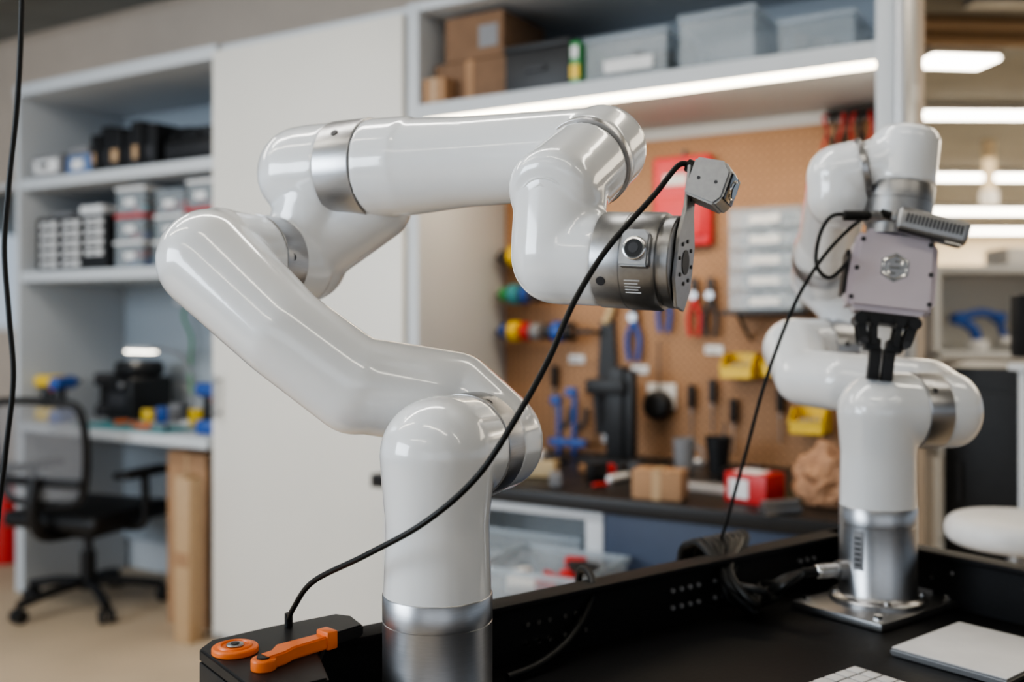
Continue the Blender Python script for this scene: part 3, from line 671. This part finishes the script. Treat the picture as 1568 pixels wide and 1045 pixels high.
b.poly([(-.042,-.012),(-.042,.012),(-.02,.026),(.02,.026),(.048,.014),(.085,.014),(.085,-.010),(.048,-.012),(.02,-.026),(-.02,-.026)],.003,M_ALU2,M6,.0006)
for a in range(8):
    p=P6(.0032,.019*math.sin(a*math.pi/4),.019*math.cos(a*math.pi/4)); b.cyl(p,p+a6*.0008,.0018,M_DARK,seg=10)
b.cyl(P6(.003,0,0),P6(.0036,0,0),.011,M_BLK)
for y in (.056,.066,.076): b.cyl(P6(.003,y,.004),P6(.0038,y,.004),.0018,M_DARK,seg=10)
b.done('camera_bracket',parent=arm)
b=MB(); cc=P6(.020,.070,.0)
Mc=Matrix.Translation(cc)@Matrix(((a6.x,up6.x,rad.x,0),(a6.y,up6.y,rad.y,0),(a6.z,up6.z,rad.z,0),(0,0,0,1)))@Matrix.Rotation(math.radians(-14),4,'Z')
b.poly([(-.017,-.016),(.012,-.020),(.018,-.012),(.018,.012),(.010,.020),(-.017,.018)],.036,M_ALU2,Mc@Matrix.Translation((0,0,-.018)),.002)
b.box((.0175,-.012,-.014),(.0195,.012,.014),M_GLASS,.001,Mc); b.cyl((.019,0,0),(.0215,0,0),.007,M_GLASS,M=Mc); b.torus((.0195,0,0),(1,0,0),.008,.0012,M_CHROME,M=Mc)
b.cyl((-.017,.010,.002),(-.027,.012,.002),.006,M_RUB,M=Mc)
for k in (-.008,.008): b.cyl((k,0,.018),(k,0,.0184),.0016,M_DARK,seg=12,M=Mc)
b.done('sensor_camera',parent=arm)
cs=Mc@V((-.024,.0115,.002))
b=MB(); b.tube([cs,cs+V((-.012,-.006,.0)),(.1226,.862,1.2878),(.0814,.848,1.2414),(.0526,.835,1.1964),(.0301,.82,1.1477),(.0032,.81,1.1003),(-.0287,.81,1.0524),(-.0721,.82,1.0132),(-.1264,.86,.9769),(-.1835,.92,.9385),(-.2104,.96,.9028),(-.2210,.985,.883)],.0026,M_RUB,12,10)
b.cyl((-.2210,.985,.8765),(-.2210,.985,.890),.004,M_RUB); b.done('sensor_camera_cable',parent=arm)

# ------------------------------------------------------------------ second robot arm
arm2=empty('robot_arm.001')
BX,BY=.496,1.35
def R2(q,s,z): return V((BX+.99*q-.14*s, BY+.14*q+.99*s, z))
base_mesh(BX,BY,arm2)
b=MB()
p=V((BX,BY,TZ+.055)); n=V((-.97,-.25,0)).normalized()
b.cyl(p+n*.045,p+n*.062,.013,M_ALU2); b.cyl(p+n*.062,p+n*.095,.009,M_CHROME,b=.002); b.cyl(p+n*.095,p+n*.115,.006,M_RUB)
for k in range(5): b.torus(p+n*(.066+.005*k),n,.0092,.0009,M_ALU2,20)
n2=V((-.75,-.66,0)).normalized(); pl=V((BX,BY,TZ+.085))+n2*.0500
t2=V((-n2.y,n2.x,0))
Ml=Matrix(((t2.x,0,n2.x,pl.x),(t2.y,0,n2.y,pl.y),(0,1,0,pl.z),(0,0,0,1)))
b.box((-.007,-.026,0),(.007,.026,.0012),M_GREY,.0003,Ml)
for k in range(6): b.box((-.005,-.02+.007*k,.0012),(.004,-.0175+.007*k,.0016),M_BLK,0,Ml)
b.done('power_connector',parent=arm2)
def f(b):
    b.cyl(R2(0,0,.918),R2(0,0,1.0),.0503,W,r1=.0490)
    b.cap(R2(0,0,.99),R2(0,0,1.054),.0480,W,r1=.0535)
    b.cyl(R2(0,0,1.057),R2(.050,0,1.057),.0535,W,r1=.0512)
blend('link_1b',f,arm2,vox=.003)
b=MB(); ring(b,R2(.048,0,1.057),R2(.082,0,1.057),.0520); screw_on(b,R2(.064,0,1.057),(0,-1,.7),.052); b.done('joint_ring_2b',parent=arm2)
E2=1.132
def f(b):
    b.rcyl(R2(.080,0,1.057),R2(.136,0,1.057),.0515,W,.001,.03)
    b.cap(R2(.100,.01,1.065),R2(.10,.05,1.078),.046,W)
    b.cap(R2(.10,.05,1.078),R2(.01,.12,1.088),.046,W,r1=.044)
    b.cap(R2(.01,.12,1.088),R2(-.02,.19,1.092),.044,W,r1=.044)
    b.cap(R2(-.02,.19,1.092),R2(.006,.28,E2),.044,W,r1=.052)
    b.cyl(R2(0,.28,E2),R2(.058,.28,E2),.052,W,r1=.050)
blend('link_2b',f,arm2,vox=.003)
b=MB(); ring(b,R2(.056,.28,E2),R2(.092,.28,E2),.0512); screw_on(b,R2(.074,.28,E2),(.1,-1,.2),.0512); b.done('joint_ring_3b',parent=arm2)
P1=V((.516,1.66,1.251)); P2=V((.4504,1.37,1.378)); P3=V((.5295,1.345,1.394))
def f(b):
    b.cyl(R2(.091,.28,E2),R2(.145,.28,E2),.050,W); b.cap(R2(.145,.28,E2+.005),P1+V((.03,0,-.03)),.048,W); b.cap(P1+V((.03,0,-.03)),P1,.049,W,r1=.050); b.cap(P1+V((.005,.005,-.005)),P1.lerp(P2,.2),.050,W)
blend('link_3b',f,arm2,vox=.003)
dd=(P2-P1).normalized()
b=MB(); b.rcyl(P1+dd*.062,P1+dd*.10,.0515,M_ALU,.001,.001,64); b.done('joint_ring_4b',parent=arm2)
d5b=(P3-P2).normalized()
def f(b):
    b.cap(P1+dd*.13,P2-dd*.05,.045,W,r1=.043); b.cyl(P1+dd*.098,P1+dd*.14,.050,W,r1=.046); b.cap(P2-dd*.06,P2,.043,W,r1=.044); b.cap(P2,P2+V((0,0,-.03)),.043,W); b.cyl(P2,P2+d5b*.03,.044,W)
blend('link_4b',f,arm2,vox=.003)
b=MB(); b.rcyl(P2+d5b*.028,P2+d5b*.036,.0448,M_ALU,.001,.001,48); b.done('joint_ring_5b',parent=arm2)
gd=V((-.14,-.07,-.985)).normalized()
def f(b):
    b.cyl(P2+d5b*.036,P3,.040,W); b.rcyl(P3-gd*.046,P3+gd*.034,.0435,W,.018,.001)
blend('link_5b',f,arm2,vox=.003)
b=MB()
b.lathe(P3+gd*.034,gd,[(0,0),(.0432,0),(.0437,.001),(.0437,.022),(.043,.0225),(.0437,.023),(.0437,.052),(.040,.056),(.038,.056),(.038,.070),(0,.070)],M_ALU2,56)
b.done('wrist_flange_b',parent=arm2)
gy=-gd; gx=V((.97,-.22,0)); gx=(gx-gy*gx.dot(gy)).normalized(); gz=gx.cross(gy)
if gz.y>0: gz=-gz
gx=gy.cross(gz)
O=P3+gd*.100
MG=Matrix(((gx.x,gy.x,gz.x,O.x),(gx.y,gy.y,gz.y,O.y),(gx.z,gy.z,gz.z,O.z),(0,0,0,1)))
b=MB()
prof=[(-.044,0),(-.052,-.012),(-.059,-.098),(-.050,-.110),(.048,-.110),(.056,-.100),(.052,-.012),(.042,0)]
b.poly(prof,.062,M_PINK,MG@Matrix.Translation((0,0,-.031)),.008)
for x,y in ((-.043,-.016),(.041,-.016),(-.050,-.094),(.047,-.094),(-.047,-.055),(.045,-.055)): b.cyl((x,y,.030),(x,y,.0318),.0032,M_DARK,seg=14,M=MG)
hx=[(.020*math.cos(math.pi/6+k*math.pi/3),-.050+.020*math.sin(math.pi/6+k*math.pi/3),.0315) for k in range(6)]
b.poly([(p[0],p[1]) for p in hx],.0012,M_ALU2,MG@Matrix.Translation((0,0,.0305)),.0003)
b.tube([(p[0]*.82,(p[1]+.050)*.82-.050,.0322) for p in hx],.0012,M_CHROME,8,1,MG,True)
b.tube([(-.008,-.046,.0322),(-.008,-.058,.0322),(.001,-.058,.0322)],.0011,M_CHROME,8,1,MG); b.tube([(.008,-.054,.0322),(.008,-.042,.0322),(-.001,-.042,.0322)],.0011,M_CHROME,8,1,MG); b.tube([(-.006,-.050,.0322),(.006,-.050,.0322)],.0011,M_CHROME,8,1,MG)
b.box((-.062,-.09,-.024),(-.056,-.03,.024),M_BLK,.003,MG)
b.done('gripper_body',parent=arm2)
b=MB(); MF=MG@Matrix.Translation((0,-.010,0))
b.box((-.036,-.114,-.022),(.036,-.099,.022),M_BLK,.004,MF)
for q in (-1,1):
    b.cyl((q*.034,-.110,-.024),(q*.034,-.110,.026),.008,M_BLK,M=MF); b.cyl((q*.016,-.110,-.024),(q*.016,-.110,.026),.0065,M_BLK,M=MF)
    for zz in (-.018,.016):
        b.poly([(q*.028,-.106),(q*.040,-.108),(q*.032,-.142),(q*.021,-.140)][::q],.006,M_BLK,MF@Matrix.Translation((0,0,zz)),.001)
        b.poly([(q*.012,-.108),(q*.020,-.110),(q*.018,-.144),(q*.009,-.142)][::q],.006,M_BLK,MF@Matrix.Translation((0,0,zz)),.001)
    b.cyl((q*.026,-.139,-.022),(q*.026,-.139,.026),.005,M_DARK,M=MF,seg=16)
    b.box((min(q*.004,q*.024),-.150,-.016),(max(q*.004,q*.024),-.133,.016),M_BLK,.003,MF)
    b.box((min(q*.0015,q*.016),-.188,-.013),(max(q*.0015,q*.016),-.145,.013),M_BLK,.002,MF)
b.done('gripper_fingers',parent=arm2)
b=MB(); MS=MG@Matrix.Translation((.038,.006,.040))@Matrix.Rotation(math.radians(-9),4,'Z')
b.box((-.045,-.016,-.013),(.045,.016,.013),M_ALU2,.008,MS,seg=3)
for k in range(15): b.box((-.034+.0048*k,-.004,.0128),(-.0315+.0048*k,.008,.0136),M_DARK,0,MS)
b.box((-.040,-.0175,-.010),(.040,-.0155,.010),M_GLASS,.001,MS)
b.box((-.03,-.02,-.03),(.01,.004,-.012),M_ALU2,.002,MS)
b.box((-.052,-.004,-.006),(-.044,.008,.006),M_ALU2,.002,MS); b.cyl((-.050,.002,0),(-.066,.003,.0),.005,M_RUB,M=MS)
b.done('depth_camera',parent=arm2)
c0=MS@V((-.062,.0028,0))
b=MB(); b.tube([c0,c0+V((-.02,0,-.002)),(.4175,1.27,1.2842),(.3872,1.28,1.243),(.3634,1.3,1.1885),(.3343,1.32,1.0934),(.3154,1.35,.994),(.297,1.38,.8993),(.2905,1.395,.8665)],.0024,M_RUB,10,10); b.done('depth_camera_cable',parent=arm2)
b=MB(); b.tube([P3+gd*.075+V((-.030,-.03,0)),(.446,1.28,1.3144),(.4156,1.29,1.3154),(.4018,1.30,1.2909),(.3975,1.30,1.2525),(.4114,1.29,1.235),(.4334,1.29,1.2539),MG@V((-.058,-.035,0))],.0026,M_RUB,10,8)
q=V((.446,1.28,1.3144)); b.cyl(q-V((.02,0,0)),q+V((.012,.0,.0)),.0065,M_RUB,b=.002); b.cyl(q+V((.012,0,0)),q+V((.03,.012,0)),.0055,M_ALU2); b.done('gripper_cable',parent=arm2)

# cable bundle from connector over the rim
b=MB(); s0=V((BX,BY,TZ+.055))+n*.113
for k in range(9):
    r=random.uniform
    b.tube([s0+V((0,0,.0)),s0+V((-.03,-.003*k,-.01)),V((.345+r(-.015,.015),1.335+r(-.03,.02),TZ+.014+.006*(k%4))),V((.31+r(-.03,.02),1.29+r(-.02,.02),TZ+.010+.008*(k%5))),V((.285+r(-.01,.01),1.315+r(-.01,.01),TZ+.045+.004*(k%4))),V((.262+.009*k,1.364+.0068*k,TZ+.079)),V((.249+.009*k,1.385+.0068*k,TZ+.079)),V((.237+.009*k,1.405+.007*k,TZ+.05)),V((.237+.009*k,1.412+.007*k,TZ-.1))],.0052,M_RUB,8,6)
b.done('cable_bundle')
b=MB(); b.tube([(.084,1.262,TZ-.06),(.084,1.258,TZ+.06),(.091,1.235,TZ+.080),(.098,1.21,TZ+.070),(.088,1.18,TZ+.045),(.065,1.145,TZ+.022),(.03,1.10,TZ+.010),(-.005,1.07,TZ+.006)],.0045,M_RUB,10,8); b.done('power_cable')
b=MB(); b.tube([(-.50,1.1,2.699),(-.52,1.1,2.2),(-.535,1.1,1.80),(-.541,1.1,1.55),(-.546,1.1,1.43),(-.556,1.1,1.33),(-.561,1.1,1.26),(-.556,1.1,1.187),(-.551,1.1,1.115),(-.560,1.1,1.03),(-.572,1.1,.90),(-.585,1.1,.5),(-.58,1.1,.10),(-.54,1.12,.006),(-.4,1.3,.006)],.003,M_RUB,10,10); b.done('hanging_cable')

# ------------------------------------------------------------------ lights
def area(name,loc,target,sx,sy,power,col):
    l=bpy.data.lights.new(name,'AREA'); l.shape='RECTANGLE'; l.size=sx; l.size_y=sy; l.energy=power; l.color=col
    o=bpy.data.objects.new(name,l); bpy.context.scene.collection.objects.link(o); o.location=loc
    o.rotation_euler=(V(target)-V(loc)).to_track_quat('-Z','Y').to_euler(); return o
area('daylight_window_left',(-4.5,-.5,1.9),(0,1.5,1.0),2.6,1.5,165,(.80,.90,1))
area('fill_light_rear',(0,-4.5,1.6),(0,2,1.1),6,1.6,22,(.86,.93,1))  # added fill from behind the camera, for the made-up rear openings
area('ceiling_light_mid',(-.8,1.6,2.6),(-.8,1.6,0),2.0,.12,18,(1,.96,.90))
area('ceiling_light_right',(3.5,3.2,2.6),(3.5,3.2,0),3.0,1.5,60,(1,.88,.70))
area('ceiling_light_far',(5.5,10,2.55),(5.5,10,0),6,8,480,(1,.86,.66))
area('ceiling_light_desk',(-2.4,2.6,2.6),(-2.4,2.6,0),2,.3,20,(1,.95,.88))
p0=WM@V((1.64,.02,1.80)); p1=WM@V((1.64,.25,.9))
area('under_shelf_light',p0,p1,1.3,.03,5,(1,.80,.55))
w=bpy.data.worlds.new('world'); bpy.context.scene.world=w; w.use_nodes=True
bg=w.node_tree.nodes['Background']; bg.inputs[0].default_value=(.74,.86,1,1); bg.inputs[1].default_value=.62
try:
    vs=bpy.context.scene.view_settings; vs.view_transform='AgX'; vs.look='AgX - Medium High Contrast'
except Exception as e: print(e)

# ------------------------------------------------------------------ camera
cam=bpy.data.cameras.new('camera'); co=bpy.data.objects.new('camera',cam); bpy.context.scene.collection.objects.link(co)
co.location=(0,0,1.18); co.rotation_euler=(math.radians(90),0,0)
cam.sensor_width=36; cam.lens=35; cam.shift_y=-32/1568
cam.dof.use_dof=True; cam.dof.focus_distance=.93; cam.dof.aperture_fstop=3.0
cam.clip_start=.02
bpy.context.scene.camera=co
